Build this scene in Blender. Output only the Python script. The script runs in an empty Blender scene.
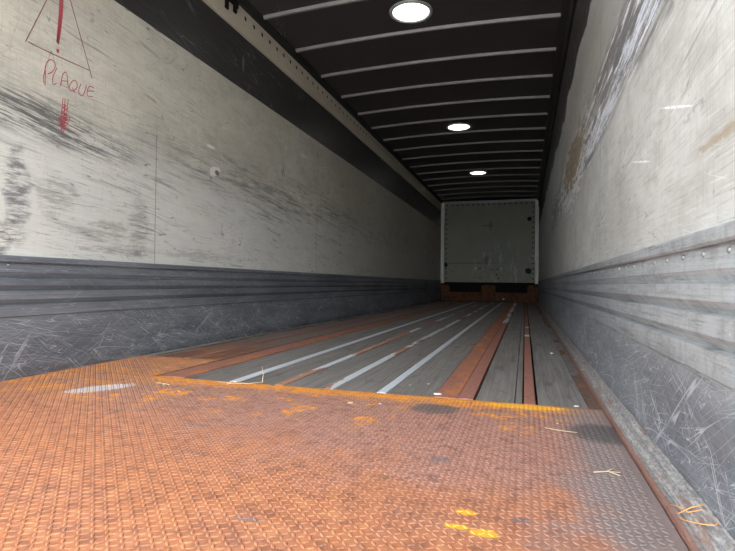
import bpy, bmesh, math, random
from mathutils import Vector, Matrix
random.seed(7)
scene = bpy.context.scene
col = scene.collection
PI = math.pi

# ------------------------------------------------------------------ camera
TH, PH, PT, FPX = math.radians(17.1), math.radians(.63), math.radians(.90), 512
s, c = math.sin(TH), math.cos(TH)
F = Vector((-s*math.cos(PT), c*math.cos(PT), math.sin(PT)))
R = Vector((c, s, 0)); U = R.cross(F)
R2 = R*math.cos(PH) + U*math.sin(PH); U2 = U*math.cos(PH) - R*math.sin(PH)
cam_d = bpy.data.cameras.new('camera'); cam = bpy.data.objects.new('camera', cam_d); col.objects.link(cam)
m = Matrix((R2, U2, -F)).transposed().to_4x4(); m.translation = Vector((0, 0, .436)); cam.matrix_world = m
cam_d.sensor_width = 36; cam_d.lens = 36*FPX/735; cam_d.clip_start = .02; cam_d.clip_end = 200
scene.camera = cam

# ------------------------------------------------------------------ world: bright hazy sky, seen only through the open rear doors
w = bpy.data.worlds.new('sky'); scene.world = w; w.use_nodes = True
nt = w.node_tree; nt.nodes.clear()
tc = nt.nodes.new('ShaderNodeTexCoord'); sx = nt.nodes.new('ShaderNodeSeparateXYZ'); nt.links.new(tc.outputs['Generated'], sx.inputs[0])
rp = nt.nodes.new('ShaderNodeValToRGB'); nt.links.new(sx.outputs['Z'], rp.inputs[0])
rp.color_ramp.elements[0].position = 0.0; rp.color_ramp.elements[0].color = (.80, .83, .86, 1)
rp.color_ramp.elements[1].position = 1.0; rp.color_ramp.elements[1].color = (.40, .45, .52, 1)
e = rp.color_ramp.elements.new(.12); e.color = (1.0, 1.0, 1.0, 1)
e = rp.color_ramp.elements.new(.5); e.color = (.88, .92, .97, 1)
bg = nt.nodes.new('ShaderNodeBackground'); nt.links.new(rp.outputs[0], bg.inputs[0]); bg.inputs[1].default_value = 10.3
wo = nt.nodes.new('ShaderNodeOutputWorld'); nt.links.new(bg.outputs[0], wo.inputs[0])
vs = scene.view_settings
vs.view_transform = 'Standard'; vs.look = 'None'; vs.exposure = 0.0; vs.gamma = 1.0; vs.use_curve_mapping = False
scene.cycles.max_bounces = 10; scene.cycles.diffuse_bounces = 8; scene.cycles.glossy_bounces = 4

# ------------------------------------------------------------------ dimensions (metres; x across, y into the trailer, z up)
XL, XR, Y0, Y1, H = -2.147, .333, -.25, 13.6, 2.655
XM = (XL+XR)/2
def crown(x): return .035*(1-((x-XM)/(XR-XM))**2)

# ------------------------------------------------------------------ node helper
class V:
    def __init__(s, t, o): s.t, s.o = t, o
    def m(s, op, b=None, cc=None, clamp=False): return s.t.math(op, s, b, cc, clamp)
    def __add__(s, b): return s.m('ADD', b)
    __radd__ = __add__
    def __mul__(s, b): return s.m('MULTIPLY', b)
    __rmul__ = __mul__
    def __sub__(s, b): return s.m('SUBTRACT', b)
    def __rsub__(s, b): return s.t.math('SUBTRACT', b, s)
    def __truediv__(s, b): return s.m('DIVIDE', b)
class T:
    def __init__(s, name):
        s.mat = bpy.data.materials.new(name); s.mat.use_nodes = True; s.n = s.mat.node_tree
        s.n.nodes.clear()
        s.out = s.n.nodes.new('ShaderNodeOutputMaterial'); s.b = s.n.nodes.new('ShaderNodeBsdfPrincipled')
        s.n.links.new(s.b.outputs[0], s.out.inputs[0])
        g = s.n.nodes.new('ShaderNodeNewGeometry'); q = s.n.nodes.new('ShaderNodeSeparateXYZ')
        s.n.links.new(g.outputs['Position'], q.inputs[0]); s.x, s.y, s.z = (V(s, q.outputs[i]) for i in range(3))
    def put(s, sock, v):
        if isinstance(v, V): s.n.links.new(v.o, sock)
        elif isinstance(v, tuple): sock.default_value = (*v, 1) if len(v) == 3 and len(sock.default_value) == 4 else v
        else: sock.default_value = v
    def math(s, op, a, b=None, cc=None, clamp=False):
        n = s.n.nodes.new('ShaderNodeMath'); n.operation = op; n.use_clamp = clamp
        s.put(n.inputs[0], a)
        if b is not None: s.put(n.inputs[1], b)
        if cc is not None: s.put(n.inputs[2], cc)
        return V(s, n.outputs[0])
    def vec(s, x, y, z=0.0):
        n = s.n.nodes.new('ShaderNodeCombineXYZ')
        for i, v in enumerate((x, y, z)): s.put(n.inputs[i], v)
        return V(s, n.outputs[0])
    def noise(s, x, y, z=0.0, detail=3, rough=.55, dist=0.0):
        n = s.n.nodes.new('ShaderNodeTexNoise'); s.put(n.inputs['Vector'], s.vec(x, y, z))
        n.inputs['Scale'].default_value = 1; n.inputs['Detail'].default_value = detail
        n.inputs['Roughness'].default_value = rough; n.inputs['Distortion'].default_value = dist
        return V(s, n.outputs[0])
    def step(s, v, lo, hi):
        n = s.n.nodes.new('ShaderNodeMapRange'); n.interpolation_type = 'SMOOTHSTEP'; s.put(n.inputs[0], v)
        n.inputs[1].default_value = lo; n.inputs[2].default_value = hi
        return V(s, n.outputs[0])
    def mix(s, f, a, b):
        n = s.n.nodes.new('ShaderNodeMix'); n.data_type = 'RGBA'; s.put(n.inputs[0], f)
        s.put(n.inputs[6], a); s.put(n.inputs[7], b)
        return V(s, n.outputs[2])
    def lines(s, u, v, seed, width=.006, detail=1.0):
        """hair-thin wandering scratch lines: the 0.5 contour of a stretched noise"""
        k = s.noise(u, v, seed, detail, .5)
        return 1 - s.step((k-.5).m('ABSOLUTE'), width*.4, width)
    def blob(s, u, v, u0, v0, ru, rv, edge=.5, nz=None):
        d = ((u-u0)*(1/ru)).m('POWER', 2) + ((v-v0)*(1/rv)).m('POWER', 2)
        if nz is not None: d = d + nz
        return 1 - s.step(d, 1-edge, 1+edge)
    def done(s, color, rough=.6, metal=0.0, bump=None, strength=.3, dist=.004, spec=.5):
        s.put(s.b.inputs['Base Color'], color); s.put(s.b.inputs['Roughness'], rough); s.put(s.b.inputs['Metallic'], metal)
        s.b.inputs['Specular IOR Level'].default_value = spec
        if bump is not None:
            n = s.n.nodes.new('ShaderNodeBump'); n.inputs['Strength'].default_value = strength; n.inputs['Distance'].default_value = dist
            s.put(n.inputs['Height'], bump); s.n.links.new(n.outputs[0], s.b.inputs['Normal'])
        return s.mat
def maxv(a, b): return a.m('MAXIMUM', b)

def white_wall(side):
    t = T('scuffed_white_plywood_' + side); y, z = t.y, t.z
    big = t.noise(y*.7, z*1.6, 3.1 if side == 'left' else 8.2, 4)
    fine = t.noise(y*9, z*14, 1.7, 5, .65)
    base = t.mix(t.step(big, .35, .68), (.53, .505, .42) if side == 'left' else (.49, .495, .47), (.70, .675, .585) if side == 'left' else (.66, .67, .64))
    gy = t.noise(y*150, z*7, 2.9, 3, .6); gz = t.noise(y*6, z*150, 7.9, 3, .6); mot = t.noise(y*3.2, z*5, 21.7, 5, .72)
    base = t.mix(t.step(mot, .46, .66)*.45, base, (.36, .35, .31))
    base = t.mix(t.step(gy, .5, .72)*.28, base, (.27, .26, .24)); base = t.mix(t.step(gz, .52, .7)*.38, base, (.27, .26, .24))
    base = t.mix(t.step(gz, .30, .42)*0+(1-t.step(gz, .30, .42))*.35, base, (.84, .83, .78))
    base = t.mix(t.step(fine, .45, .75)*.35, base, (.33, .32, .29))
    if side == 'left':
        # daylight on the lower part painted in as a paler tone, upper part keeps its cream film
        low = 1 - t.step(z + (big-.5)*.25, .95, 1.35)
        base = t.mix(low*.5*(.35+mot), base, (.84, .86, .86))
        base = t.mix(t.step(y, 3.8, 9.0)*.5, base, (.32, .30, .24))
        # pronounced scuff belt at pallet height
        belt = t.blob(y, z, 2.0, 1.13, 60, .20, .7)
        sc = t.step(t.noise(y*2.2, (z+y*.10)*46, 5.5, 4, .7), .50, .66)
        patch = t.step(t.noise(y*1.1, z*5, 12.0, 3), .43, .60)
        base = t.mix(sc*belt*patch*.75, base, (.13, .13, .13))
        hot = t.blob(y, z+y*.05, 1.85, 1.27, .55, .10, .8)
        base = t.mix(t.step(t.noise(y*5, (z+y*.13)*70, 9.5, 5, .75), .42, .58)*hot*.9, base, (.075, .075, .08))
        dark2 = t.blob(y, z, 4.4, 1.25, 1.9, .17, .8)
        base = t.mix(t.step(t.noise(y*3, (z+y*.02)*38, 2.5, 5, .75), .46, .64)*dark2*.7, base, (.12, .115, .10))
        wh = t.blob(y, z, 4.85, 1.30, .55, .09, .6)
        base = t.mix(t.step(t.noise(y*8, (z+y*.05)*52, 7.5, 4, .7), .56, .62)*wh*.9, base, (.80, .80, .78))
        # grey rubbed patches in the lower, brighter zone
        for (a, b, ra, rb, k) in ((1.70, .80, .055, .17, .85), (1.60, .60, .07, .07, .8), (1.92, .86, .10, .10, .45), (2.45, .78, .07, .16, .5), (2.1, .70, .22, .05, .45), (3.0, .62, .5, .03, .35), (2.3, .6, .3, .02, .5)):
            base = t.mix(t.blob(y, z, a, b, ra, rb, .8, (mot-.5)*7+(fine-.5)*2)*t.step(t.noise(y*10, z*60, 4.4, 4, .7), .36, .60)*k, base, (.13, .13, .14))
        g1 = t.step(t.noise(y*4, (z+y*.12)*90, 51, 5, .8), .56, .64)*t.step(t.noise(y*1.6, z*3.5, 52, 3), .44, .58)
        base = t.mix(g1*.6*(1-t.step(z, 1.4, 1.9)*.6), base, (.12, .12, .12))
        g2 = t.step(t.noise((y-z*.1)*60, z*6, 53, 5, .8), .60, .68)*t.step(t.noise(y*2.6, z*3, 54, 3), .46, .60)
        base = t.mix(g2*.45, base, (.16, .155, .14))
        g3 = t.step(t.noise(y*20, z*26, 55, 5, .8), .58, .66)*t.step(t.noise(y*2.1, z*2.6, 56, 3), .46, .60)
        base = t.mix(g3*.35, base, (.13, .125, .11))
        base = t.mix(t.step(z, 1.1, 1.6)*.28, base, (.50, .46, .34))
        # torn hole in the film
        base = t.mix(t.blob(y, z-(y-3.2)*.25, 3.2, 1.235, .06, .035, .2, (t.noise(y*30, z*30, 3, 4, .7)-.5)*4), base, (.78, .76, .72))
        base = t.mix(t.blob(y, z, 3.23, 1.228, .03, .02, .3, (fine-.5)*2), base, (.28, .15, .11))
        base = t.mix(t.blob(y, z, 3.15, 1.40, .05, .012, .5, (fine-.5)*2)*.8, base, (.85, .84, .80))
        base = t.mix(t.blob(y, z, 4.75, 1.72, .09, .018, .5, (fine-.5)*2)*.6, base, (.80, .78, .70))
        # seams between the sheets
        for ys, za, zb in ((2.585, .55, 1.33), (5.1, .55, 1.96), (7.6, .55, 1.96), (10.1, .55, 1.96)):
            se = (1-t.step((y-ys).m('ABSOLUTE'), .0015, .004))*t.step(z, za-.02, za)*(1-t.step(z, zb-.02, zb))
            base = t.mix(se*.7, base, (.10, .10, .10))
        ls, sl = .8, .12
    else:
        base = t.mix(t.step(y, 1.9, 3.6)*.35, base, (.40, .41, .40))
        tearzone = t.blob(z, y*0, 1.29, 0, .17, 1, .45, (t.noise(y*1.3, z*3, 6.6, 3)-.5)*1.5) * (1-t.step(y, 6.0, 8.0))
        st = t.noise(y*1.6, (z+y*.03)*34, 3.3, 5, .7)
        base = t.mix(t.step(st, .40, .52)*tearzone*.85, base, (.17, .17, .17))
        st3 = t.noise(y*5, (z+y*.05)*60, 23.3, 5, .75); base = t.mix(t.step(st3, .50, .60)*tearzone*.7, base, (.10, .10, .10))
        st2 = t.noise(y*2.4, (z+y*.02)*30, 13.3, 5, .7)
        base = t.mix(t.step(st2, .54, .58)*tearzone, base, (.84, .86, .90)); cn = t.noise(y*5, z*40, 17.3, 5, .75)
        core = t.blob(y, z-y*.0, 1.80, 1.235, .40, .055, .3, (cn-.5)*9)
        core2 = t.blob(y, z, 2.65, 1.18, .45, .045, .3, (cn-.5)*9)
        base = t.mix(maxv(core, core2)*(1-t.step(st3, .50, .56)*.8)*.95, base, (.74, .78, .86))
        # peeled film: bare brown ply with a ragged white rim
        rim = t.blob(y, z, 4.2, 1.30, 1.05, .24, .25, (t.noise(y*4, z*26, 5.1, 5, .75)-.5)*7)
        brn = t.blob(y, z, 4.1, 1.34, .8, .17, .35, (t.noise(y*4, z*22, 2.1, 5, .75)-.5)*7)
        base = t.mix(rim*.9, base, (.78, .79, .78)); base = t.mix(brn*.9, base, (.24, .16, .085))
        # oblique brown rub near the doors
        q = t.blob(y, z, 1.03, .708, .15, .009, .6, (t.noise(y*25, z*60, 9, 4, .7)-.5)*5)
        base = t.mix(q*.6, base, (.33, .25, .15))
        base = t.mix(t.blob(y, z, 1.21, .80, .07, .012, .6, (fine-.5)*3)*t.step(t.noise(y*30, z*60, 2, 3), .45, .6)*.4, base, (.12, .12, .12))
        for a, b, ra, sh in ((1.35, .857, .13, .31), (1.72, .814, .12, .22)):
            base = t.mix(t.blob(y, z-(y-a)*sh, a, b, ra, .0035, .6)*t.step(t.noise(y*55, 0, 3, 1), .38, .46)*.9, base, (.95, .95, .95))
        # film torn off along the top, leaving the dark frame
        base = t.mix(t.blob(y, z, 3.7, 1.60, 1.6, .30, .8, (fine-.5)*2)*.35, base, (.27, .23, .17))
        edge = z + t.noise(y*1.7, 0, 4.4, 3)*.35
        base = t.mix(t.step(edge, 2.12, 2.135), base, (.050, .044, .040))
        for ys in (2.6, 3.85, 5.1, 6.3, 7.5, 8.8, 10.):
            base = t.mix((1-t.step((y-ys).m('ABSOLUTE'), .002, .008))*.45, base, (.15, .14, .13))
        ls, sl = .6, .3
    # general scratches
    for k, (a, b, sh, wd, lo) in enumerate(((1.2, 16, .15, .006, .50), (2.3, 26, .32, .005, .52), (4, 9, -.25, .004, .55), (1.0, 40, .05, .008, .47), (9, 1.4, 0, .003, .56))):
        msk = t.step(t.noise(y*1.3, z*2.3, 20+k, 2), lo, lo+.1)
        ln = t.lines(y*a, (z+y*sh)*b, 30+k*3.3, wd)
        base = t.mix(ln*msk*(.75 if k != 1 else .5)*ls, base, (.11, .11, .105) if k % 2 == 0 else (.16, .15, .14))
    l2 = t.lines(y*3, (z-y*.2)*12, 71, .004)*t.step(t.noise(y*2, z*3, 33, 2), .5, .6)
    base = t.mix(l2*.35, base, (.82, .82, .80))
    # specks
    if side == 'right':
        g4 = t.step(t.noise(y*9, z*60, 57, 5, .8), .58, .66)*t.step(t.noise(y*2, z*3, 58, 3), .46, .60); base = t.mix(g4*.5, base, (.20, .20, .19))
        g5 = t.step(t.noise(y*50, z*5, 59, 5, .8), .58, .68)*t.step(t.noise(y*2, z*3, 60, 3), .46, .60); base = t.mix(g5*.45, base, (.25, .245, .22))
    sp = t.step(t.noise(y*38, z*55, 14, 2), .70, .76)
    base = t.mix(sp*.5, base, (.17, .16, .15))
    rough = .36 + .3*fine
    return t.done(base, rough, 0.0, big*.6 + fine*.12, .25, .012)

def dark_panel():
    t = T('black_scratched_top_panel'); y, z = t.y, t.z
    n = t.noise(y*.9, z*3, 2.2, 4); base = t.mix(n, (.020, .0195, .0195), (.062, .057, .053)); base = t.mix(t.step(t.noise(y*3, z*60, 5, 4, .7), .5, .7)*.5, base, (.09, .085, .08))
    for k, (a, b, sh, wd) in enumerate(((1.1, 9, .35, .007), (1.7, 14, .22, .006), (.8, 22, .1, .006), (6, 3, -.2, .003))):
        msk = t.step(t.noise(y*1.1, z*2.1, 40+k, 2), .46, .6)
        base = t.mix(t.lines(y*a, (z+y*sh)*b, 50+k*2.7, wd)*msk*.8, base, (.22, .22, .215))
    base = t.mix(t.blob(y, z, 3.56, 2.17, .014, .07, .5, (t.noise(y*30, z*20, 1, 3)-.5)*3)*.5, base, (.35, .35, .34))
    return t.done(base, .38, 0.0, n, .2, .01)

def kick_metal(side):
    t = T('scratched_grey_aluminium_' + side); y, z = t.y, t.z
    big = t.noise(y*1.0, z*5, 6.1 if side == 'left' else 2.2, 4, .6)
    brushed = t.noise(y*3, z*170, 1.1, 4, .7)
    vert = t.noise(y*90, z*5, 8.8, 3, .6)
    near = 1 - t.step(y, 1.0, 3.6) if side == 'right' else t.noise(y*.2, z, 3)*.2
    base = t.mix(t.step(big, .3, .7), (.150, .166, .195), (.255, .28, .31))
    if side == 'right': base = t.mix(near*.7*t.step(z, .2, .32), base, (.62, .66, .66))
    base = t.mix(t.step(brushed, .42, .68)*(.18 if side == 'right' else .38), base, (.065, .07, .085))
    base = t.mix(t.step(vert, .52, .74)*(.35 if side == 'right' else .15), base, (.36, .36, .35) if side == 'right' else (.25, .26, .28))
    if side == 'right':
        mt = t.noise(y*7, z*16, 31, 5, .75); mv = t.noise(y*30, z*6, 33, 5, .75); mh = t.noise(y*3, z*60, 35, 5, .75)
        base = t.mix(t.step(mt, .44, .64)*.5, base, (.21, .215, .22)); base = t.mix(t.step(mv, .50, .66)*.4, base, (.22, .22, .22))
        base = t.mix(t.step(mh, .54, .64)*.55, base, (.12, .125, .13)); base = t.mix(t.step(mh, .28, .40)*-1+1, base, (.62, .64, .66)) if False else base
    low = 1 - t.step(z, .25, .285)
    for k, (a, b, sh, wd, lo) in enumerate(((2.6, 60, .5, .011, .44), (3.6, 70, -.35, .011, .45), (2.4, 36, .12, .008, .44), (2.2, 60, .03, .014, .42), (3.4, 64, 1.0, .011, .45), (4.0, 50, -1.4, .010, .48), (2.2, 80, .25, .012, .44), (1.0, 16, .7, .004, .40), (1.0, 14, -.6, .004, .40))):
        msk = t.step(t.noise(y*2.6, z*6, 60+k, 2), lo, lo+.1)
        base = t.mix(t.lines(y*a, (z+y*sh)*b, 80+k*2.1, wd, .3)*msk*(.2+.7*low if k != 3 else .35), base, (.50, .53, .58))
    base = t.mix(t.step(t.noise(y*4, z*30, 17, 4, .7), .60, .70)*(1-low)*.35, base, (.40, .40, .40))
    grime = (1-t.step(z, .0, .07))*t.step(t.noise(y*5, z*20, 2.7, 4), .35, .6)
    base = t.mix(grime*.6, base, (.05, .052, .055))
    sp = t.step(t.noise(y*45, z*70, 4, 2), .71, .75)
    base = t.mix(sp*.7, base, (.60, .62, .65))
    rough = .42 + .22*brushed
    return t.done(base, rough, .35, brushed*.35+big, .25, .006)

def cream_rail():
    t = T('cream_painted_rail'); n = t.noise(t.y*2, t.z*14, 1, 4); f = t.noise(t.y*14, t.z*40, 4, 4)
    b = t.mix(n, (.52, .46, .35), (.74, .665, .52)); b = t.mix(t.step(f, .6, .75)*.4, b, (.14, .115, .09))
    return t.done(b, .55, 0, f, .2, .003)

def wood():
    t = T('worn_grey_hardwood'); x, y = t.x, t.y
    at = t.n.nodes.new('ShaderNodeAttribute'); at.attribute_name = 'rnd'; r = V(t, at.outputs['Fac'])
    g = t.noise(x*70, y*2.2, r*9, 5, .65); b = t.noise(x*3, y*1.2, r*5+3, 4)
    base = t.mix(t.step(g, .3, .72), (.145, .132, .124), (.30, .28, .262))
    base = t.mix(r*.5, base, (.19, .172, .158)); base = t.mix(t.step(b, .5, .8)*.5, base, (.095, .085, .075))
    for k, (a, bb, wd) in enumerate(((9, 2.5, .008), (30, .8, .010), (5, 6, .006))):
        base = t.mix(t.lines(x*a, y*bb, 7+k*3, wd)*.4, base, (.04, .036, .032) if k != 2 else (.28, .27, .25))
    # rust dust trodden over the boards beside the wall and behind the tread plate
    n = t.noise(x*9, y*5, 7.7, 5, .65)
    left = (1-t.step(x, -1.66, -1.60))*(1-t.step(y + (n-.5)*1.6, 2.7, 3.5))
    base = t.mix(left*.92, base, t.mix(t.step(n, .45, .62), (.20, .085, .045), (.50, .19, .035)))
    wash = (1-t.step(x, -1.5, -1.40))*(1-t.step(y + (n-.5)*3, 4.5, 8.0))*.35
    base = t.mix(wash, base, (.22, .10, .065))
    sp = t.step(t.noise(x*50, y*34, 4, 2), .73, .76)
    base = t.mix(sp*.7, base, (.50, .48, .44))
    return t.done(base, .50+.2*g, 0, g, .35, .003)

def rusty(name, c1, c2, c3, lo=.45, hi=.62, sheen=0.0, silver=None, amt=.5):
    t = T(name); x, y, z = t.x, t.y, t.z
    n = t.noise(x*14, y*5+z*9, 3.1, 5, .65); f = t.noise(x*90, y*90, z*60, 3, .6); g = t.noise(x*6, y*1.3, 8.8, 4, .6)
    b = t.mix(t.step(f, .3, .7), c1, c2); b = t.mix(t.step(n, lo, hi)*.7, b, c3)
    rough = .72; metal = 0.0
    if silver:
        k = t.step(g + (n-.5)*.35, amt-.03, amt+.03); b = t.mix(k, b, t.mix(f, silver, tuple(q*.72 for q in silver)))
        rough = .75 - .3*k; metal = k*.15
    else:
        b = t.mix(t.lines(x*3, y*14, 3, .006)*.5, b, (.10, .06, .045))
    return t.done(b, rough, metal, f+n, .35, .0015, .3)

def tread():
    t = T('rusted_tread_plate'); x, y, z = t.x, t.y, t.z
    n = t.noise(x*7, y*7, 1.2, 5, .62); f = t.noise(x*70, y*70, 2.2, 4, .65); g = t.noise(x*1.6, y*1.6, 5.5, 3); p = t.noise(x*14, y*30, 4.6, 5, .7)
    warm = 1 - t.step(y + (n-.5)*1.1 + (x+1)*.30, 1.05, 1.65)
    q = t.noise(x*28, y*28, 9.2, 5, .7)
    b = t.mix(t.step(f, .3, .7), (.27, .125, .092), (.42, .225, .172))
    b = t.mix(warm*(.5+.6*(n-.2)), b, t.mix(f, (.33, .100, .030), (.52, .190, .056)))
    b = t.mix(t.step(q, .48, .64)*.55, b, (.13, .055, .04)); b = t.mix((1-t.step(q, .34, .46))*.45*warm, b, (.56, .27, .12))
    # worn lozenge tops a shade paler
    b = t.mix(t.step(z, .0007, .0012)*.22, b, (.42, .26, .19))
    far = t.step(y + (p-.5)*.30, 1.84, 1.90)*(1-t.step(x, -1.62, -1.5))*0 + t.step(y + (p-.5)*.30, 1.84, 1.90)*t.step(x, -1.66, -1.58)
    pat = maxv(far*t.step(q, .34, .50), t.step(n, .53, .60)*t.step(y, 1.40, 1.58)*t.step(q, .45, .55))
    b = t.mix(pat*.9, b, t.mix(q, (.50, .15, .018), (.92, .38, .03)))
    le = (1 - t.step(x + (n-.5)*.5, -1.72, -1.45))*t.step(y, 1.35, 1.75)
    b = t.mix(le*t.step(p, .40, .62)*.7, b, t.mix(q, (.36, .12, .03), (.78, .31, .035)))
    # bare grey steel rubbed clean beside the right wall
    gr = t.step(x + (n-.5)*.28 - (y-1.3)*.05, .03, .20)
    b = t.mix(gr*.82, b, t.mix(f, (.15, .13, .127), (.25, .225, .22)))
    nz = (f-.5)*1.5
    b = t.mix(t.blob(x, y, .225, 1.66, .10, .10, .5, nz)*.7, b, (.06, .06, .062))
    b = t.mix(t.blob(x, y, -.30, 1.79, .085, .07, .4, nz)*.75, b, (.085, .08, .08))
    b = t.mix(t.blob(x-(y-1.67)*.35, y-(x+1.64)*.3, -1.64, 1.67, .065, .10, .3, nz), b, t.mix(t.step(z, .0005, .0012), (.36, .31, .31), (.85, .80, .80)))
    for u, v, ru, rv in ((-.114, .937, .022, .010), (-.066, .926, .026, .014), (-.105, 1.0, .02, .012), (.0, 1.93, .14, .035)):
        b = t.mix(t.blob(x, y, u, v, ru, rv, .5, nz)*.85, b, (.82, .42, .035))
    for u, v, ru, rv in ((-.485, .845, .03, .008), (.0, 1.0, .02, .01), (-.2, 1.28, .03, .02), (-.95, 1.35, .05, .01)):
        b = t.mix(t.blob(x, y, u, v, ru, rv, .5, nz)*.6, b, (.13, .12, .14))
    b = t.mix(t.step(t.noise(x*60, y*60, 6, 2), .72, .76)*.5, b, (.70, .55, .45))
    return t.done(b, .50 + .2*f, .0, f+n, .3, .0012, .5)

def plain(name, colr, rough=.6, metal=0.0, scale=20, var=.25, bump=.15):
    t = T(name); n = t.noise(t.x*scale, t.y*scale, t.z*scale, 4)
    b = t.mix(n, tuple(q*(1-var) for q in colr), tuple(min(1, q*(1+var)) for q in colr))
    return t.done(b, rough, metal, n, bump, .002, .5 if sum(colr) > .2 else .15)

def bulkhead_mat():
    t = T('dull_white_bulkhead_sheet'); x, z = t.x, t.z
    n = t.noise(x*2, z*2, 3, 4); v = t.noise(x*7, z*1.5, 6, 5, .65); f = t.noise(x*20, z*20, 3, 4)
    b = t.mix(n, (.20, .20, .155), (.29, .29, .235))
    lowz = 1 - t.step(z + (n-.5)*.8, 1.1, 1.75)
    b = t.mix(lowz*t.step(v, .50, .66)*.7*t.step(x+n, -.9, -.4), b, (.50, .55, .53)); b = t.mix(lowz*.3, b, (.26, .28, .26)); b = t.mix(lowz*t.step(f, .52, .70)*.5, b, (.07, .075, .07))
    for u, h, ru, rv in ((-.96, 1.08, .06, .10), (-.86, 1.98, .05, .12), (-.93, 1.97, .17, .02), (-.8, .83, .07, .02), (-1.5, 1.0, .9, .015)):
        b = t.mix(t.blob(x, z, u, h, ru, rv, .4, (f-.5)*2)*.6, b, (.12, .11, .09))
    for u, h, rr in ((.10, 2.12, .055), (.08, .80, .075), (-2.02, .96, .06)):
        b = t.mix(t.blob(x, z, u, h, rr, rr, .3, (f-.5)*2.5), b, (.012, .012, .012))
    return t.done(b, .5, 0, n, .3, .02, .15)

def ceil_mat():
    t = T('dark_grey_roof_skin'); x, y = t.x, t.y
    n = t.noise(x*2, y*2, 1, 4); b = t.mix(n, (.042, .039, .039), (.070, .064, .063))
    d = t.step(t.noise(x*60, y*60, 1, 1), .62, .68)
    k = maxv(t.blob(x+(y-3.8)*.4, y, -1.97, 4.02, .04, .35, .4), t.blob(x, y, -.93, 4.28, .16, .06, .5))
    b = t.mix(d*k*.8, b, (.45, .43, .42))
    return t.done(b, .55, 0, n, .1, .01)

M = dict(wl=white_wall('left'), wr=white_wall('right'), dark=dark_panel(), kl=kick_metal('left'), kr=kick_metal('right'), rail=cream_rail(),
    wood=wood(), tread=tread(), bulk=bulkhead_mat(), ceil=ceil_mat(),
    under=plain('black_underfloor', (.012, .011, .010), .9), beam=plain('black_roof_edge_beam', (.035, .033, .032), .5),
    bow=plain('aluminium_roof_bow', (.29, .28, .27), .42, .3), rivet=plain('steel_rivet', (.28, .28, .29), .45, .5),
    drivet=plain('dark_rivet', (.03, .03, .03), .6), post=plain('white_corner_post', (.74, .74, .69), .45),
    ground=plain('concrete_yard', (.45, .44, .42), .9, 0, 3), ring=plain('grey_lamp_ring', (.50, .50, .48), .4, .2),
    black=plain('black_rubbed_steel', (.010, .0095, .009), .9), red=plain('red_marker', (.40, .07, .085), .6, 0, 60, .35),
    redthin=plain('dark_red_pencil', (.20, .06, .06), .7, 0, 60, .3), straw=plain('dry_straw', (.62, .50, .33), .8),
    ostraw=plain('orange_straw', (.72, .34, .10), .7), leaf=plain('dry_brown_leaf', (.50, .22, .10), .8), chip=plain('pale_paint_chip', (.66, .63, .58), .7),
    body=plain('white_outer_skin', (.6, .6, .6), .5), pebble=plain('grey_grit', (.30, .29, .27), .9))
M['rband'] = rusty('red_rusted_steel_band', (.27, .11, .075), (.42, .19, .13), (.56, .20, .06), .47, .62)
M['rstrip'] = rusty('red_rusted_steel_strip', (.28, .115, .085), (.40, .19, .14), (.36, .17, .14), .5, .7)
M['silver'] = rusty('bright_steel_strip', (.34, .22, .18), (.42, .32, .28), (.40, .20, .10), .5, .7, 0, (.78, .82, .88), .22)
M['silver2'] = rusty('half_rusted_steel_strip', (.36, .17, .11), (.46, .26, .19), (.50, .19, .05), .5, .66, 0, (.74, .77, .82), .52)
M['silver3'] = rusty('partly_rusted_steel_strip', (.33, .16, .12), (.44, .27, .21), (.40, .18, .08), .5, .66, 0, (.78, .81, .85), .46)
def kerb_mat():
    t = T('dented_grey_kerb_metal'); x, y, z = t.x, t.y, t.z
    n = t.noise(x*60, y*7, z*60, 5, .7); f = t.noise(x*160, y*60, z*160, 4, .7); l = t.noise(x*260, y*1.6, z*90, 4, .6)
    b = t.mix(t.step(f, .35, .65), (.20, .19, .185), (.42, .405, .39)); b = t.mix(t.step(l, .5, .62)*.45, b, (.13, .11, .105))
    b = t.mix(t.step(n, .56, .64)*.5, b, (.60, .57, .55)); b = t.mix((1-t.step(x, .268, .276))*.85, b, t.mix(f, (.13, .06, .045), (.33, .14, .09)))
    b = t.mix(t.step(t.noise(x*30, y*3.2, 5, 4, .6), .58, .64)*.6, b, (.24, .13, .095)); b = t.mix(t.step(y, 1.6, 4)*.35, b, (.12, .10, .09))
    return t.done(b, .6, .1, n+f, .5, .003)
M['kerb'] = kerb_mat()
M['chan'] = rusty('brown_rust_stained_channel', (.12, .075, .06), (.21, .13, .105), (.30, .12, .075), .48, .6, 0, (.22, .21, .20), .50)
M['rbeam'] = rusty('rusty_front_sill', (.075, .028, .010), (.13, .048, .015), (.03, .012, .007), .45, .6)
lt = T('lit_lamp_lens'); lt.b.inputs['Base Color'].default_value = (.9, .9, .88, 1)
lt.b.inputs['Emission Color'].default_value = (1, .985, .96, 1); lt.b.inputs['Emission Strength'].default_value = 5
M['lens'] = lt.mat

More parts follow.
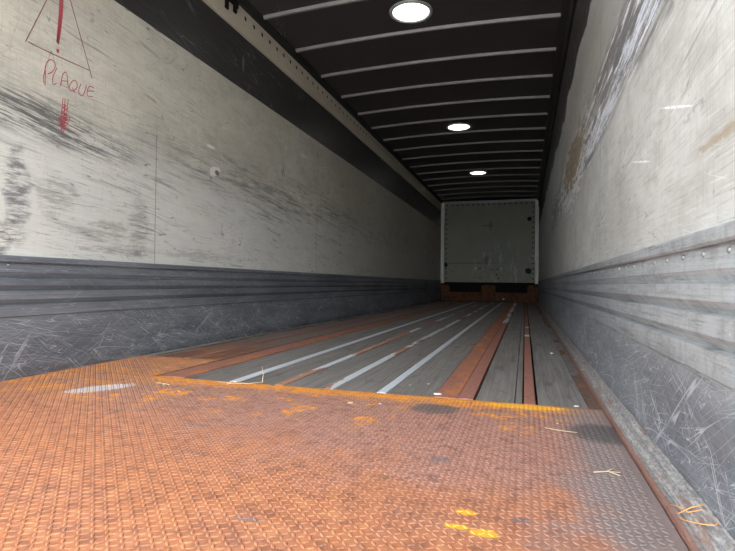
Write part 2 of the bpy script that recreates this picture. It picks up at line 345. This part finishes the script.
# ------------------------------------------------------------------ mesh helpers
class MB:
    def __init__(s): s.v, s.f, s.m, s.r = [], [], [], []
    def add(s, vs, fs, mi=0, r=0.0):
        o = len(s.v); s.v += [tuple(q) for q in vs]
        for f in fs: s.f.append(tuple(i+o for i in f)); s.m.append(mi); s.r.append(r)
    def box(s, x0, x1, y0, y1, z0, z1, mi=0, r=0.0):
        s.add([(x, y, z) for x in (x0, x1) for y in (y0, y1) for z in (z0, z1)],
              [(0, 1, 3, 2), (4, 6, 7, 5), (0, 4, 5, 1), (2, 3, 7, 6), (0, 2, 6, 4), (1, 5, 7, 3)], mi, r)
    def prism(s, prof, y0, y1, mi=0, seg=1, jit=0.0):
        """closed (x, z) outline swept along y, optionally with dents"""
        n = len(prof); vs = []
        for k in range(seg+1):
            y = y0 + (y1-y0)*k/seg; dx, dz = (random.uniform(-jit, jit), random.uniform(-jit, jit)) if jit else (0, 0)
            vs += [(x+dx*(1 if i else 0), y, z+dz*(z > .004)) for i, (x, z) in enumerate(prof)]
        fs = [(k*n+i, k*n+(i+1) % n, (k+1)*n+(i+1) % n, (k+1)*n+i) for k in range(seg) for i in range(n)]
        fs += [tuple(range(n))[::-1], tuple(range(seg*n, seg*n+n))]
        s.add(vs, fs, mi)
    def tube(s, pts, r, n=6, mi=0):
        pts = [Vector(p) for p in pts]; vs = []
        for i, p in enumerate(pts):
            d = (pts[min(i+1, len(pts)-1)] - pts[max(i-1, 0)]).normalized()
            a = d.cross(Vector((0, 0, 1)) if abs(d.z) < .9 else Vector((1, 0, 0))).normalized(); b = d.cross(a)
            rr = r[i] if isinstance(r, (list, tuple)) else r
            vs += [p + (a*math.cos(2*PI*k/n) + b*math.sin(2*PI*k/n))*rr for k in range(n)]
        fs = [(i*n+k, i*n+(k+1) % n, (i+1)*n+(k+1) % n, (i+1)*n+k) for i in range(len(pts)-1) for k in range(n)]
        fs += [tuple(range(n))[::-1], tuple(range(len(vs)-n, len(vs)))]
        s.add(vs, fs, mi)
    def disc(s, cx, cy, cz, rings, n=40, mi=0, axis='z'):
        """rings: list of (radius, offset) lathed about a vertical axis, closed at both ends"""
        vs = []
        for (r, h) in rings:
            for k in range(n):
                a = 2*PI*k/n
                vs.append((cx+r*math.cos(a), cy+r*math.sin(a), cz+h) if axis == 'z' else ((cx+h, cy+r*math.cos(a), cz+r*math.sin(a)) if axis == 'x' else (cx+r*math.cos(a), cy+h, cz+r*math.sin(a))))
        fs = [(i*n+k, i*n+(k+1) % n, (i+1)*n+(k+1) % n, (i+1)*n+k) for i in range(len(rings)-1) for k in range(n)]
        fs += [tuple(range(n))[::-1], tuple(range(len(vs)-n, len(vs)))]
        s.add(vs, fs, mi)
    def build(s, name, mats, parent=None, smooth=False, origin=None, recalc=True):
        if not isinstance(mats, (list, tuple)): mats = [mats]
        if origin is None:
            lo = [min(v[i] for v in s.v) for i in range(3)]; hi = [max(v[i] for v in s.v) for i in range(3)]
            origin = Vector(((lo[0]+hi[0])/2, (lo[1]+hi[1])/2, lo[2]))
        origin = Vector(origin)
        me = bpy.data.meshes.new(name); me.from_pydata([tuple(Vector(v)-origin) for v in s.v], [], s.f)
        for q in mats: me.materials.append(q)
        me.polygons.foreach_set('material_index', s.m)
        if any(s.r):
            a = me.attributes.new('rnd', 'FLOAT', 'FACE'); a.data.foreach_set('value', s.r)
        if recalc:
            bm = bmesh.new(); bm.from_mesh(me); bmesh.ops.recalc_face_normals(bm, faces=bm.faces); bm.to_mesh(me); bm.free()
        if smooth: me.polygons.foreach_set('use_smooth', [True]*len(me.polygons))
        o = bpy.data.objects.new(name, me); col.objects.link(o); o.location = origin
        if parent: child(o, parent)
        return o
def child(o, p):
    o.parent = p; o.matrix_parent_inverse = Matrix.Identity(4)
    o.location = o.location - wloc(p)
def wloc(o):
    l = Vector(o.location)
    while o.parent: o = o.parent; l += Vector(o.location)
    return l
def bevel(o, wdt, seg=2):
    b = o.modifiers.new('bevel', 'BEVEL'); b.width = wdt; b.segments = seg; b.limit_method = 'ANGLE'; return o
def tag(o, label, cat, group=None):
    o['label'] = label; o['category'] = cat
    if group: o['group'] = group
    return o
def struct(o): o['kind'] = 'structure'; return o
def thing(name, loc, label, cat, group=None):
    o = bpy.data.objects.new(name, None); o.empty_display_size = .1; col.objects.link(o); o.location = loc
    return tag(o, label, cat, group)

# ------------------------------------------------------------------ the trailer body
b = MB(); b.box(-60, 60, -80, 60, -1.45, -1.35); struct(b.build('ground', M['ground']))
# left wall: white ply below, black panel above; each its own face of one wall
b = MB(); b.box(XL-.04, XL, Y0, Y1, -.1, 1.963, 0); b.box(XL-.04, XL+.003, Y0, Y1, 1.963, H+.02, 1)
wall_left = struct(b.build('wall_left', [M['wl'], M['dark'], M['body']]))
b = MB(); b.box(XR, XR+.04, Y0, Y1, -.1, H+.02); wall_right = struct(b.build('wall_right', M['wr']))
b = MB(); b.box(XL-.04, XR+.04, Y1, Y1+.05, -.1, H+.08); wall_back = struct(b.build('wall_front', M['under']))
# ceiling skin, slightly crowned
b = MB(); n = 16; xs = [XL-.04+(XR-XL+.08)*i/n for i in range(n+1)]
vs_ = [(x, y, H+crown(x)+dz) for y in (Y0, Y1+.05) for dz in (0, .03) for x in xs]; k = n+1
fs_ = []
for i in range(n):
    fs_ += [(i, i+1, 2*k+i+1, 2*k+i), (k+i, 3*k+i, 3*k+i+1, k+i+1), (i, k+i, k+i+1, i+1), (2*k+i, 2*k+i+1, 3*k+i+1, 3*k+i)]
fs_ += [(0, 2*k, 3*k, k), (n, k+n, 3*k+n, 2*k+n)]
b.add(vs_, fs_); struct(b.build('ceiling', M['ceil'], smooth=False))

# floor: hardwood boards between the steel strips, on a black underfloor
PL = [(-2.03, -1.862), (-1.812, -1.632), (-1.470, -1.243), (-1.189, -1.023), (-.972, -.799), (-.746, -.571), (-.521, -.340), (-.176, -.036), (-.032, -.008), (.050, .218)]
b = MB(); b.box(XL-.04, XR+.04, Y0, Y1, -.08, -.022, 1)
for i, (a, d) in enumerate(PL):
    y = 2.50 if d < -1.63 else 1.975; 
    cuts = [y]
    while cuts[-1] < Y1-1.5: cuts.append(cuts[-1] + random.uniform(1.6, 3.4))
    if i == 7: cuts = [1.975, 5.2, 8.0, 11]
    if i == 8: cuts = [1.975, 3.1]
    if i == 9: cuts = [1.975, 3.9, 6.4, 9.6]
    cuts = [q for q in cuts if q < Y1-.4] + [Y1]
    for j in range(len(cuts)-1):
        aa, dd = a, d
        if i == 7 and j >= 0: dd = -.036
        zt = random.uniform(-.0012, .0004)
        b.box(aa, dd, cuts[j]+(.003 if j else 0), cuts[j+1]-.0015, -.022, zt, 0, random.uniform(.1, 1))
floor = struct(b.build('floor', [M['wood'], M['under']]))

# steel strips laid between the boards
SILV = 'long steel strips let into the wooden floor'
def strip(x0, x1, mat, label, z=.0015, name='floor_strip', y0=1.978, y1=Y1-.002, grp=SILV):
    o = MB(); o.box(x0, x1, y0, y1, -.0215, z); q = o.build(name, mat); bevel(q, .0012, 1)
    return tag(q, label, 'floor strip', grp)
strip(-1.237, -1.195, M['silver'], 'bright silver steel floor strip, leftmost of the four pale ones')
strip(-1.017, -.978, M['silver2'], 'narrow pale floor strip turned half orange with rust, second from left')
strip(-.793, -.752, M['silver3'], 'patchy silver and rust floor strip between grey boards, third pale one')
strip(-.565, -.527, M['silver'], 'clean bluish silver floor strip next left of the wide red rusty band')
strip(-.001, .040, M['rstrip'], 'narrow red-rusted floor strip with black gaps in right half of floor', y1=4.55)
strip(-.001, .040, M['silver3'], 'short pale worn length of steel strip beyond the narrow red-rusted one', z=.003, y0=4.555, y1=5.6)
strip(-.001, .040, M['rstrip'], 'dark rusty far length of the right-hand floor strip near the front', y0=5.605)
strip(-1.858, -1.818, M['rstrip'], 'thin dark rusty floor strip closest to the left wall', y0=2.503)
t_ = thing('floor_band', (-.26, 1.978, 0), 'wide red-brown rusty steel band running down right of floor centre', 'floor plate', 'wide rusty bands in the floor')
o = MB(); o.box(-.337, -.246, 1.978, Y1-.002, -.0215, .002); bevel(o.build('flat_bar', M['rband'], t_), .0012, 1)
o = MB(); o.box(-.2435, -.186, 1.978, 6.0, -.0215, .003); bevel(o.build('flat_bar', M['rstrip'], t_), .0012, 1)
o = MB(); o.box(-.2435, -.186, 6.003, Y1-.002, -.0215, .003); q = bevel(o.build('flat_bar', M['silver3'], t_), .0012, 1); q['label'] = 'paler worn far length of the bar'
t_ = thing('floor_band', (-1.55, 1.978, 0), 'wide rusty steel band beside a black gap in left part of floor', 'floor plate', 'wide rusty bands in the floor')
o = MB(); o.box(-1.607, -1.540, 1.978, Y1-.002, -.0215, .001); bevel(o.build('flat_bar', M['rstrip'], t_), .0012, 1)
o = MB(); o.box(-1.5375, -1.474, 1.978, Y1-.002, -.0215, .0025); bevel(o.build('flat_bar', M['rband'], t_), .0012, 1)

# chequer plate with raised lozenges: main sheet plus the tongue along the left wall
b = MB()
b.box(XL+.001, .2215, Y0, 1.975, -.0215, 0); b.box(XL+.001, -1.632, 1.9751, 2.497, -.0215, 0); b.box(.2225, .262, Y0, 1.975, -.0215, -.0005)
p = .0155; hgt = .0013
def loz(cx, cy, ang, L=.0086, W=.0033):
    ca, sa = math.cos(ang), math.sin(ang)
    pt = lambda u, v, z: (cx+u*ca-v*sa, cy+u*sa+v*ca, z)
    lo = [pt(-L, 0, .0001), pt(-L*.45, -W, .0001), pt(L*.45, -W, .0001), pt(L, 0, .0001), pt(L*.45, W, .0001), pt(-L*.45, W, .0001)]
    hi = [pt(-L*.62, 0, hgt), pt(-L*.3, -W*.45, hgt), pt(L*.3, -W*.45, hgt), pt(L*.62, 0, hgt), pt(L*.3, W*.45, hgt), pt(-L*.3, W*.45, hgt)]
    b.add(lo+hi, [(i, (i+1) % 6, 6+(i+1) % 6, 6+i) for i in range(6)] + [(6, 7, 8, 9, 10, 11)])
for i in range(int((.262-XL)/p)):
    for j in range(int((2.5-.45)/p)):
        cx = XL+.016+i*p; cy = .46+j*p
        if cx > .250 or (cy > 1.96 and cx > -1.645) or cy > 2.485: continue
        loz(cx, cy, math.radians(38 if (i+j) % 2 else 128) + random.uniform(-.12, .12))
tag(b.build('tread_plate', M['tread'], recalc=False), 'orange rusted chequer plate with raised lozenges covering the rear floor', 'metal plate')

# corrugated kick panels
PROF = [(.541, 0), (.541, .020), (.536, .024), (.516, .024), (.511, .020), (.511, .009), (.468, .015), (.443, .001), (.441, .022), (.411, .022), (.388, .001), (.386, .022), (.350, .022), (.326, .001), (.324, .020), (.276, .018), (.271, .009), (.0, .009), (.0, 0)]
def kick(side):
    wx, sg, mt = (XL, 1, M['kl']) if side == 'left' else (XR, -1, M['kr'])
    o = MB(); o.prism([(wx+sg*(d+.0005), z+.0005) for z, d in PROF], Y0, Y1-.02)
    k_ = struct(o.build('baseboard_'+side, mt))
    proto = MB(); rr = .0065
    proto.disc(0, 0, 0, [(rr, 0), (rr*.95, .0022), (rr*.6, .0045), (rr*.15, .0052)], 10, axis='x')
    me = proto.build('rivet', M['rivet'], smooth=True, origin=(0, 0, 0)); data = me.data; bpy.data.objects.remove(me)
    def put(y, z, d, sc=1):
        r_ = bpy.data.objects.new('rivet', data); col.objects.link(r_); r_.parent = k_
        r_.location = Vector((wx+sg*d, y, z)) - k_.location; r_.scale = (sg*sc, sc, sc)
    if side == 'left':
        for i in range(70): put(1.5+.16*i, .500, .0108)
        for i in range(24): put(1.55+.47*i, .258, .0095, .7)
    else:
        for i in range(90): put(.85+.128*i, .498, .0108)
    return k_
KL, KR = kick('left'), kick('right')

# right kerb: dented angle between floor and panel
b = MB(); b.prism([(.2655, -.021), (.2655, .010), (.270, .014), (.283, .013), (.292, .026), (.303, .027), (.3225, .034), (.3225, -.021)], Y0, Y1-.03, seg=150, jit=.0017)
tag(b.build('kerb_rail', M['kerb']), 'dented grey and rusty metal kerb rail along foot of right wall', 'kerb rail')
b = MB(); b.box(.2225, .2645, 1.978, Y1-.03, -.0215, -.008); tag(b.build('floor_channel', M['chan']), 'low rusty channel between the grey boards and the right kerb', 'floor channel')
b = MB(); b.box(-2.112, -2.036, 2.503, Y1-.03, -.0215, -.004); tag(b.build('floor_channel', M['chan']), 'low rusty channel between the grey boards and the left wall', 'floor channel')

# perforated cream rail high on the left wall (real holes over an added black strip)
rail = thing('perforated_rail', (XL+.02, Y0, 2.379), 'cream steel rail with a row of round holes high on left wall', 'rail')
b = MB(); x0, x1 = XL+.0035, XL+.022; YR = Y1-.07; zb, zt, zh, hs, rr = 2.379, 2.570, 2.520, .135, .019
b.box(x0, x1, Y0, YR, zb, zh-.035)
y = .853; yy = y - hs/2
b.box(x0, x1, Y0, yy, zh-.035, zt)
while yy + hs < YR:
    N = 16; cy = yy+hs/2; sq, ci = [], []
    for kk in range(N):
        a = 2*PI*kk/N; ca, sa = math.cos(a), math.sin(a)
        q = min((hs/2)/abs(ca) if abs(ca) > 1e-6 else 9, ((zt-zh) if sa > 0 else .035)/abs(sa) if abs(sa) > 1e-6 else 9)
        sq.append((cy+q*ca, zh+q*sa)); ci.append((cy+rr*ca, zh+rr*sa))
    ext = [(cy+hs/2, zt), (cy-hs/2, zt), (cy-hs/2, zh-.035), (cy+hs/2, zh-.035)]
    vs_ = [(x1, u, v) for u, v in sq] + [(x1, u, v) for u, v in ci] + [(x1-.004, u, v) for u, v in ci]
    fs_ = [(kk, (kk+1) % N, N+(kk+1) % N, N+kk) for kk in range(N)] + [(N+kk, N+(kk+1) % N, 2*N+(kk+1) % N, 2*N+kk) for kk in range(N)]
    b.add(vs_, fs_)
    # corner triangles of the cell
    for (cyy, czz) in ext:
        best = sorted(range(N), key=lambda i_: (sq[i_][0]-cyy)**2+(sq[i_][1]-czz)**2)[:2]
        b.add([(x1, cyy, czz), (x1, *sq[best[0]]), (x1, *sq[best[1]])], [(0, 1, 2)])
    yy += hs
b.box(x0, x1, Y0, YR, zt+.0002, zt+.008)
b.build('rail_plate', M['rail'], rail, recalc=False)
b = MB(); b.box(XL+.0032, XL+.0036, Y0, YR, zb+.01, zt); b.build('hole_shade_strip', M['under'], rail)  # added black strip behind the holes, its colour standing in for their shade
b = MB(); b.box(x1+.001, x1+.010, 2.55, 3.25, 2.510, 2.600); b.box(x1+.001, x1+.012, 3.251, 3.43, 2.530, 2.603)
b.box(x1+.001, x1+.016, 3.252, 3.292, 2.455, 2.529); b.box(x1+.001, x1+.016, 3.362, 3.402, 2.480, 2.529); b.box(x1+.010, x1+.022, 3.30, 3.42, 2.545, 2.560)
q = bevel(b.build('clip', M['black'], rail), .004, 2); q['label'] = 'black two-pronged clip covering the top of the rail'
# dark beams under the roof edges
b = MB(); b.prism([(XL+.0035, 2.582), (XL+.034, 2.588), (XL+.042, 2.618), (XL+.048, 2.655), (XL+.0035, 2.655)], Y0, Y1-.03); struct(b.build('trim_1', M['beam']))
b = MB(); b.prism([(XR-.0005, 2.42), (XR-.018, 2.42), (XR-.022, 2.56), (XR-.060, 2.600), (XR-.066, 2.655), (XR-.0005, 2.655)], Y0, Y1-.03); struct(b.build('trim_2', M['beam']))

# roof bows
def bow(y):
    o = MB(); n = 14; xa, xb = XL+.050, XR-.068; prof = [(-.024, .0), (-.011, -.022), (.011, -.022), (.024, 0)]
    vs_ = []
    for i in range(n+1):
        x = xa+(xb-xa)*i/n
        vs_ += [(x, y+dy, H+crown(x)-.0015+dz) for dy, dz in prof]
    fs_ = [(i*4+k, i*4+(k+1) % 4, (i+1)*4+(k+1) % 4, (i+1)*4+k) for i in range(n) for k in range(4)] + [(3, 2, 1, 0), tuple(n*4+k for k in range(4))]
    o.add(vs_, fs_); return o
LY = [.96, 4.115, 7.33, 10.45]
names = {0: 'grey roof bow directly %s the nearest round ceiling lamp', }
nth = ['first', 'second', 'third', 'fourth', 'fifth', 'sixth']
for k in range(-2, 15):
    y = 4.43 + .630*k
    if k < 0:
        lab = 'thick grey roof bow next on the camera side of the nearest lamp' if k == -1 else 'grey roof bow nearest the open doors, at top edge of picture'
    elif y < LY[2]: lab = '%s grey roof bow beyond the nearest round ceiling lamp' % nth[k]
    elif y < LY[3]: lab = '%s thin roof bow beyond the middle round ceiling lamp' % nth[k-5]
    else: lab = '%s thin roof bow beyond the farthest round ceiling lamp' % nth[k-10]
    tag(bow(y).build('roof_bow', M['bow'], recalc=True), lab, 'roof bow', 'metal roof bows across the ceiling')

# round lamps in the roof
for y, lab in zip(LY[1:], ('nearest and largest glowing round lamp set in the dark ceiling', 'middle one of three glowing round ceiling lamps', 'farthest and smallest glowing round ceiling lamp')):
    zc = H+crown(XM)-.001
    l_ = thing('ceiling_lamp', (-.915, y, zc), lab, 'ceiling lamp', 'round ceiling lamps')
    o = MB(); N = 48; rings = [(.150, -.004), (.154, -.013), (.172, -.013), (.180, -.006), (.180, 0)]
    vs_ = [(-.915+r*math.cos(2*PI*k/N), y+r*math.sin(2*PI*k/N), zc+h) for r, h in rings for k in range(N)]
    o.add(vs_, [(i*N+k, i*N+(k+1) % N, (i+1)*N+(k+1) % N, (i+1)*N+k) for i in range(4) for k in range(N)])
    o.build('lamp_ring', M['ring'], l_, True)
    o = MB(); o.disc(-.915, y, zc, [(.148, 0), (.148, -.004), (.13, -.010), (.08, -.015), (.02, -.017)], N); o.build('lens', M['lens'], l_, True)

# ------------------------------------------------------------------ front bulkhead
bh = thing('bulkhead_panel', (XM, Y1-.02, .49), 'pale riveted bulkhead sheet closing the far end between white posts', 'bulkhead')
b = MB(); b.box(XL+.10, XR-.10, Y1-.022, Y1-.001, .50, 2.56); b.build('sheet', M['bulk'], bh)
pr = MB(); pr.disc(0, 0, 0, [(.020, 0), (.018, -.006), (.008, -.010)], 10, axis='y'); q = pr.build('rivet', M['drivet'], origin=(0, 0, 0)); rd = q.data; bpy.data.objects.remove(q)
pr = MB(); pr.disc(0, 0, 0, [(.020, 0), (.018, -.006), (.008, -.010)], 10, axis='y'); q = pr.build('rivet', M['chip'], origin=(0, 0, 0)); rw = q.data; bpy.data.objects.remove(q)
def bput(x, z, d=rd):
    r_ = bpy.data.objects.new('rivet', d); col.objects.link(r_); r_.parent = bh; r_.location = Vector((x, Y1-.0225, z)) - bh.location
for i in range(17): bput(XL+.17+i*(XR-XL-.34)/16, 2.525)
for i in range(15): bput(XL+.145, .60+i*.13); bput(XR-.145, .60+i*.13)
for x, z in ((-1.22, .86), (-.58, .86)): bput(x, z, rw)
for x, z in ((-1.12, .86), (-.68, .84), (-.66, .60), (-1.12, .60), (-.70, .70)): bput(x, z)
for x, nm in ((XL+.005, 'left'), (XR-.095, 'right')):
    b = MB(); b.prism([(x, Y1-.002), (x, Y1-.05), (x+.075 if nm == 'left' else x+.015, Y1-.06), (x+.09, Y1-.05 if nm == 'right' else Y1-.035), (x+.09, Y1-.002)], 0, 1)
    b.v = [(u, v, .47 + w_*2.13) for (u, w_, v) in [(q[0], q[1], q[2]) for q in b.v]]
    tag(b.build('corner_post', M['post']), 'white upright post at far %s corner of the cargo space' % nm, 'post', 'white posts beside the bulkhead')
b = MB(); b.box(XL+.005, XR-.005, Y1-.05, Y1-.002, 2.565, 2.625); struct(b.build('trim_3', M['bow']))
# rusty sill with black strip and rusty brackets below the sheet
sl = thing('front_sill', (XM, Y1-.06, 0), 'rusty orange-brown steel sill across the floor at the far end', 'sill')
b = MB(); b.box(XL+.028, XR-.028, Y1-.090, Y1-.003, .0015, .24); bevel(b.build('sill_beam', M['rbeam'], sl), .008)
b = MB(); b.box(XL+.028, XR-.028, Y1-.040, Y1-.003, .2415, .465); q = b.build('upper_plate', M['black'], sl); q['label'] = 'black plate above the rusty beam'
for x0_, x1_ in ((XL+.03, XL+.25), (-1.08, -.72), (XR-.27, XR-.03)):
    b = MB(); b.prism([(x0_, .2415), (x0_, .40), (x0_+.05, .44), (x1_-.03, .43), (x1_, .37), (x1_, .2415)], Y1-.058, Y1-.0405); bevel(b.build('bracket', M['rbeam'], sl), .004)
b = MB(); b.disc(-.52, Y1-.0905, .075, [(.024, 0), (.022, -.008), (.010, -.012)], 12, axis='y'); q = b.build('bolt', M['post'], sl); q['label'] = 'bright bolt head'

# ------------------------------------------------------------------ red marker drawing on the left wall
def ribbon(o, pts, wd, x=XL+.0004, th=.0007):
    """a pen stroke lying flat on the wall"""
    P = [Vector((0, a, z)) for a, z in pts]
    Q = []
    for i in range(len(P)-1):                 # soften corners by Catmull-Rom
        p0, p1, p2, p3 = P[max(i-1, 0)], P[i], P[i+1], P[min(i+2, len(P)-1)]
        for k in range(4):
            t = k/4; Q.append(.5*((2*p1)+(p2-p0)*t+(2*p0-5*p1+4*p2-p3)*t*t+(3*p1-p0-3*p2+p3)*t**3))
    Q.append(P[-1])
    vs_ = []
    for i, q in enumerate(Q):
        d = (Q[min(i+1, len(Q)-1)]-Q[max(i-1, 0)])
        d = d.normalized() if d.length > 1e-7 else Vector((0, 1, 0))
        nrm = Vector((0, -d.z, d.y))*wd/2*(.8+.4*random.random())
        vs_ += [(x, q.y+nrm.y, q.z+nrm.z), (x, q.y-nrm.y, q.z-nrm.z), (x+th, q.y-nrm.y*.8, q.z-nrm.z*.8), (x+th, q.y+nrm.y*.8, q.z+nrm.z*.8)]
    fs_ = [(i*4+k, i*4+(k+1) % 4, (i+1)*4+(k+1) % 4, (i+1)*4+k) for i in range(len(Q)-1) for k in range(4)] + [(3, 2, 1, 0), tuple(len(vs_)-4+k for k in range(4))]
    o.add(vs_, fs_)
def drawing(name, strokes, mat, wd, label):
    o = MB()
    for st in strokes: ribbon(o, st, wd if not isinstance(st, dict) else .01)
    q = o.build(name, mat, wall_left); q['label'] = label; return q
drawing('drawn_triangle', [[(1.724, 1.503), (1.80, 1.686), (1.903, 1.933)], [(1.736, 1.509), (1.848, 1.508), (2.075, 1.516)], [(2.094, 1.48), (2.027, 1.642), (1.903, 1.933)]], M['redthin'], .0045, 'thin red hand-drawn warning triangle')
drawing('drawn_exclamation_mark', [[(1.904, 1.83), (1.899, 1.70), (1.886, 1.572)], [(1.912, 1.82), (1.907, 1.70), (1.891, 1.568)], [(1.897, 1.82), (1.892, 1.68), (1.884, 1.575)], [(1.884, 1.536), (1.890, 1.541), (1.895, 1.536)], [(1.885, 1.533), (1.890, 1.530), (1.895, 1.533)]], M['red'], .0085, 'thick red hand-drawn exclamation mark')
drawing('written_word', [[(1.826, 1.416), (1.826, 1.344)], [(1.82, 1.352), (1.817, 1.376), (1.822, 1.407), (1.833, 1.456), (1.857, 1.479), (1.877, 1.466), (1.867, 1.429), (1.839, 1.403)],
    [(1.887, 1.452), (1.867, 1.403), (1.866, 1.366), (1.886, 1.376)], [(1.908, 1.371), (1.92, 1.432), (1.939, 1.451), (1.947, 1.416), (1.951, 1.379)], [(1.91, 1.399), (1.949, 1.411)],
    [(1.98, 1.428), (1.96, 1.398), (1.959, 1.374), (1.981, 1.375), (2.003, 1.402), (1.998, 1.428), (1.98, 1.428)], [(1.976, 1.391), (1.988, 1.367)],
    [(2.026, 1.427), (2.013, 1.39), (2.023, 1.369), (2.041, 1.376), (2.055, 1.414), (2.059, 1.435)], [(2.11, 1.436), (2.078, 1.434), (2.065, 1.401), (2.07, 1.381), (2.101, 1.389)], [(2.069, 1.405), (2.108, 1.421)]],
    M['red'], .0042, 'red handwritten word PLAQUE')
drawing('drawn_arrow', [[(1.923, 1.316), (1.915, 1.219), (1.921, 1.176)], [(1.935, 1.32), (1.931, 1.217)], [(1.953, 1.323), (1.943, 1.217)],
    [(1.922, 1.289), (1.943, 1.289), (1.921, 1.27), (1.948, 1.272), (1.919, 1.249), (1.946, 1.248), (1.918, 1.228)], [(1.966, 1.237), (1.901, 1.217), (1.912, 1.189), (1.922, 1.152), (1.942, 1.182), (1.966, 1.237)],
    [(1.903, 1.214), (1.953, 1.22), (1.907, 1.202), (1.95, 1.206), (1.912, 1.19), (1.943, 1.192), (1.914, 1.178), (1.937, 1.176), (1.918, 1.166)]], M['red'], .0042, 'red hand-drawn arrow pointing down')

# ------------------------------------------------------------------ litter on the floor
def litter(name, tubes, mat, label, cat, r=.0012, grp=None):
    o = MB()
    for t in tubes: o.tube(t, r, 6)
    return tag(o.build(name, mat, smooth=True), label, cat, grp)
zt = .0038
litter('twig', [[(-1.27, 1.935, zt), (-1.20, 1.93, zt+.001), (-1.13, 1.945, zt), (-1.085, 1.995, .004)], [(-1.205, 1.905, zt), (-1.18, 1.955, .006)], [(-1.085, 1.995, .004), (-1.10, 2.03, .03), (-1.115, 2.045, .062)]], M['straw'], 'forked straw twig lying on the plate edge by the bright floor strips', 'twig', .0015)
litter('twig', [[(-1.50, 1.83, zt), (-1.455, 1.822, zt+.001), (-1.42, 1.812, zt)], [(-1.46, 1.82, zt), (-1.435, 1.80, zt)]], M['straw'], 'short pale twig on rusty plate left of the forked twig', 'twig', .0015)
litter('straw_stalk', [[(.06, 1.655, zt), (.10, 1.635, zt+.001), (.15, 1.632, zt)]], M['straw'], 'short straw stalk on the plate in front of the right floor boards', 'straw', .0011)
litter('twig', [[(.155, 1.30, zt), (.185, 1.315, zt), (.215, 1.318, zt)], [(.185, 1.315, zt), (.205, 1.345, zt)], [(.19, 1.315, zt), (.21, 1.295, zt)]], M['straw'], 'small forked twig on bare grey plate near the right kerb', 'twig', .0012)
litter('straw_stalk', [[(.268, 1.115, .019), (.280, 1.09, .026), (.284, 1.06, .030), (.305, 1.055, .040)], [(.272, 1.075, .02), (.290, 1.068, .036), (.314, 1.075, .042)]], M['ostraw'], 'bright orange bent straw caught on the right kerb', 'straw', .0011)
litter('straw_stalk', [[(.266, 1.06, .018), (.276, 1.03, .026), (.290, 1.005, .034), (.306, 1.0, .036), (.316, 1.008, .040)]], M['ostraw'], 'long curved orange straw on the right kerb, nearest the camera', 'straw', .0009)
o = MB(); o.add([(-.075, 1.75, .003), (-.06, 1.742, .006), (-.035, 1.745, .0035), (-.025, 1.755, .0028), (-.04, 1.762, .007), (-.062, 1.760, .004),
                 (-.075, 1.75, .0045), (-.06, 1.742, .0075), (-.035, 1.745, .005), (-.025, 1.755, .0043), (-.04, 1.762, .0085), (-.062, 1.760, .0055)],
                [(0, 1, 5), (1, 4, 5), (1, 2, 4), (2, 3, 4), (6, 11, 7), (7, 11, 10), (7, 10, 8), (8, 10, 9)] + [(i, 6+i, 6+(i+1) % 6, (i+1) % 6) for i in range(6)])
tag(o.build('leaf', M['leaf']), 'curled orange-brown leaf on the plate before the wide rusty band', 'leaf')
def chip(x, y, z, r, label, mat='chip', cat='paint chip'):
    r *= .6
    o = MB(); n = 7; rs = [r*random.uniform(.6, 1.1) for _ in range(n)]; h = r*.25
    lo = [(x+rs[k]*1.3*math.cos(2*PI*k/n), y+rs[k]*math.sin(2*PI*k/n), z) for k in range(n)]
    hi = [(x+rs[k]*1.1*math.cos(2*PI*k/n), y+rs[k]*.85*math.sin(2*PI*k/n), z+h*random.uniform(.7, 1.3)) for k in range(n)]
    o.add(lo+hi, [tuple(range(n))[::-1], tuple(range(n, 2*n))] + [(k, (k+1) % n, n+(k+1) % n, n+k) for k in range(n)])
    return tag(o.build('grit' if mat == 'pebble' else 'paint_chip', M[mat]), label, cat, 'loose chips and grit on the floor')
chip(-.603, 1.765, .0028, .016, 'pale flat chip on rusty plate, left one of a pair')
chip(-.497, 1.785, .0028, .011, 'pale flat chip on rusty plate, right one of a pair')
chip(-.325, 2.02, .0025, .024, 'pale smear-like chip at near end of the wide rusty band')
chip(-1.30, 1.72, .0028, .007, 'tiny pale chip on rusty plate below the short twig')
chip(-.40, 2.22, .0008, .012, 'pale chip on grey board beside the wide rusty band')
chip(-.47, 2.17, .0008, .009, 'small pale chip on grey board right of the clean silver strip')
chip(.17, 3.5, .0008, .016, 'white chip on the rightmost grey board')
chip(.272, 3.1, .020, .010, 'white crumb on right kerb, farther one')
chip(.276, 2.75, .020, .009, 'white crumb on right kerb, nearer one')
chip(.18, 2.0, .0008, .013, 'pale crumb at near end of the rightmost grey board')
chip(-1.19, 2.45, .0025, .010, 'pale chip on the leftmost bright floor strip')
chip(.10, 1.72, .0028, .006, 'tiny pale crumb on plate near the straw stalk')
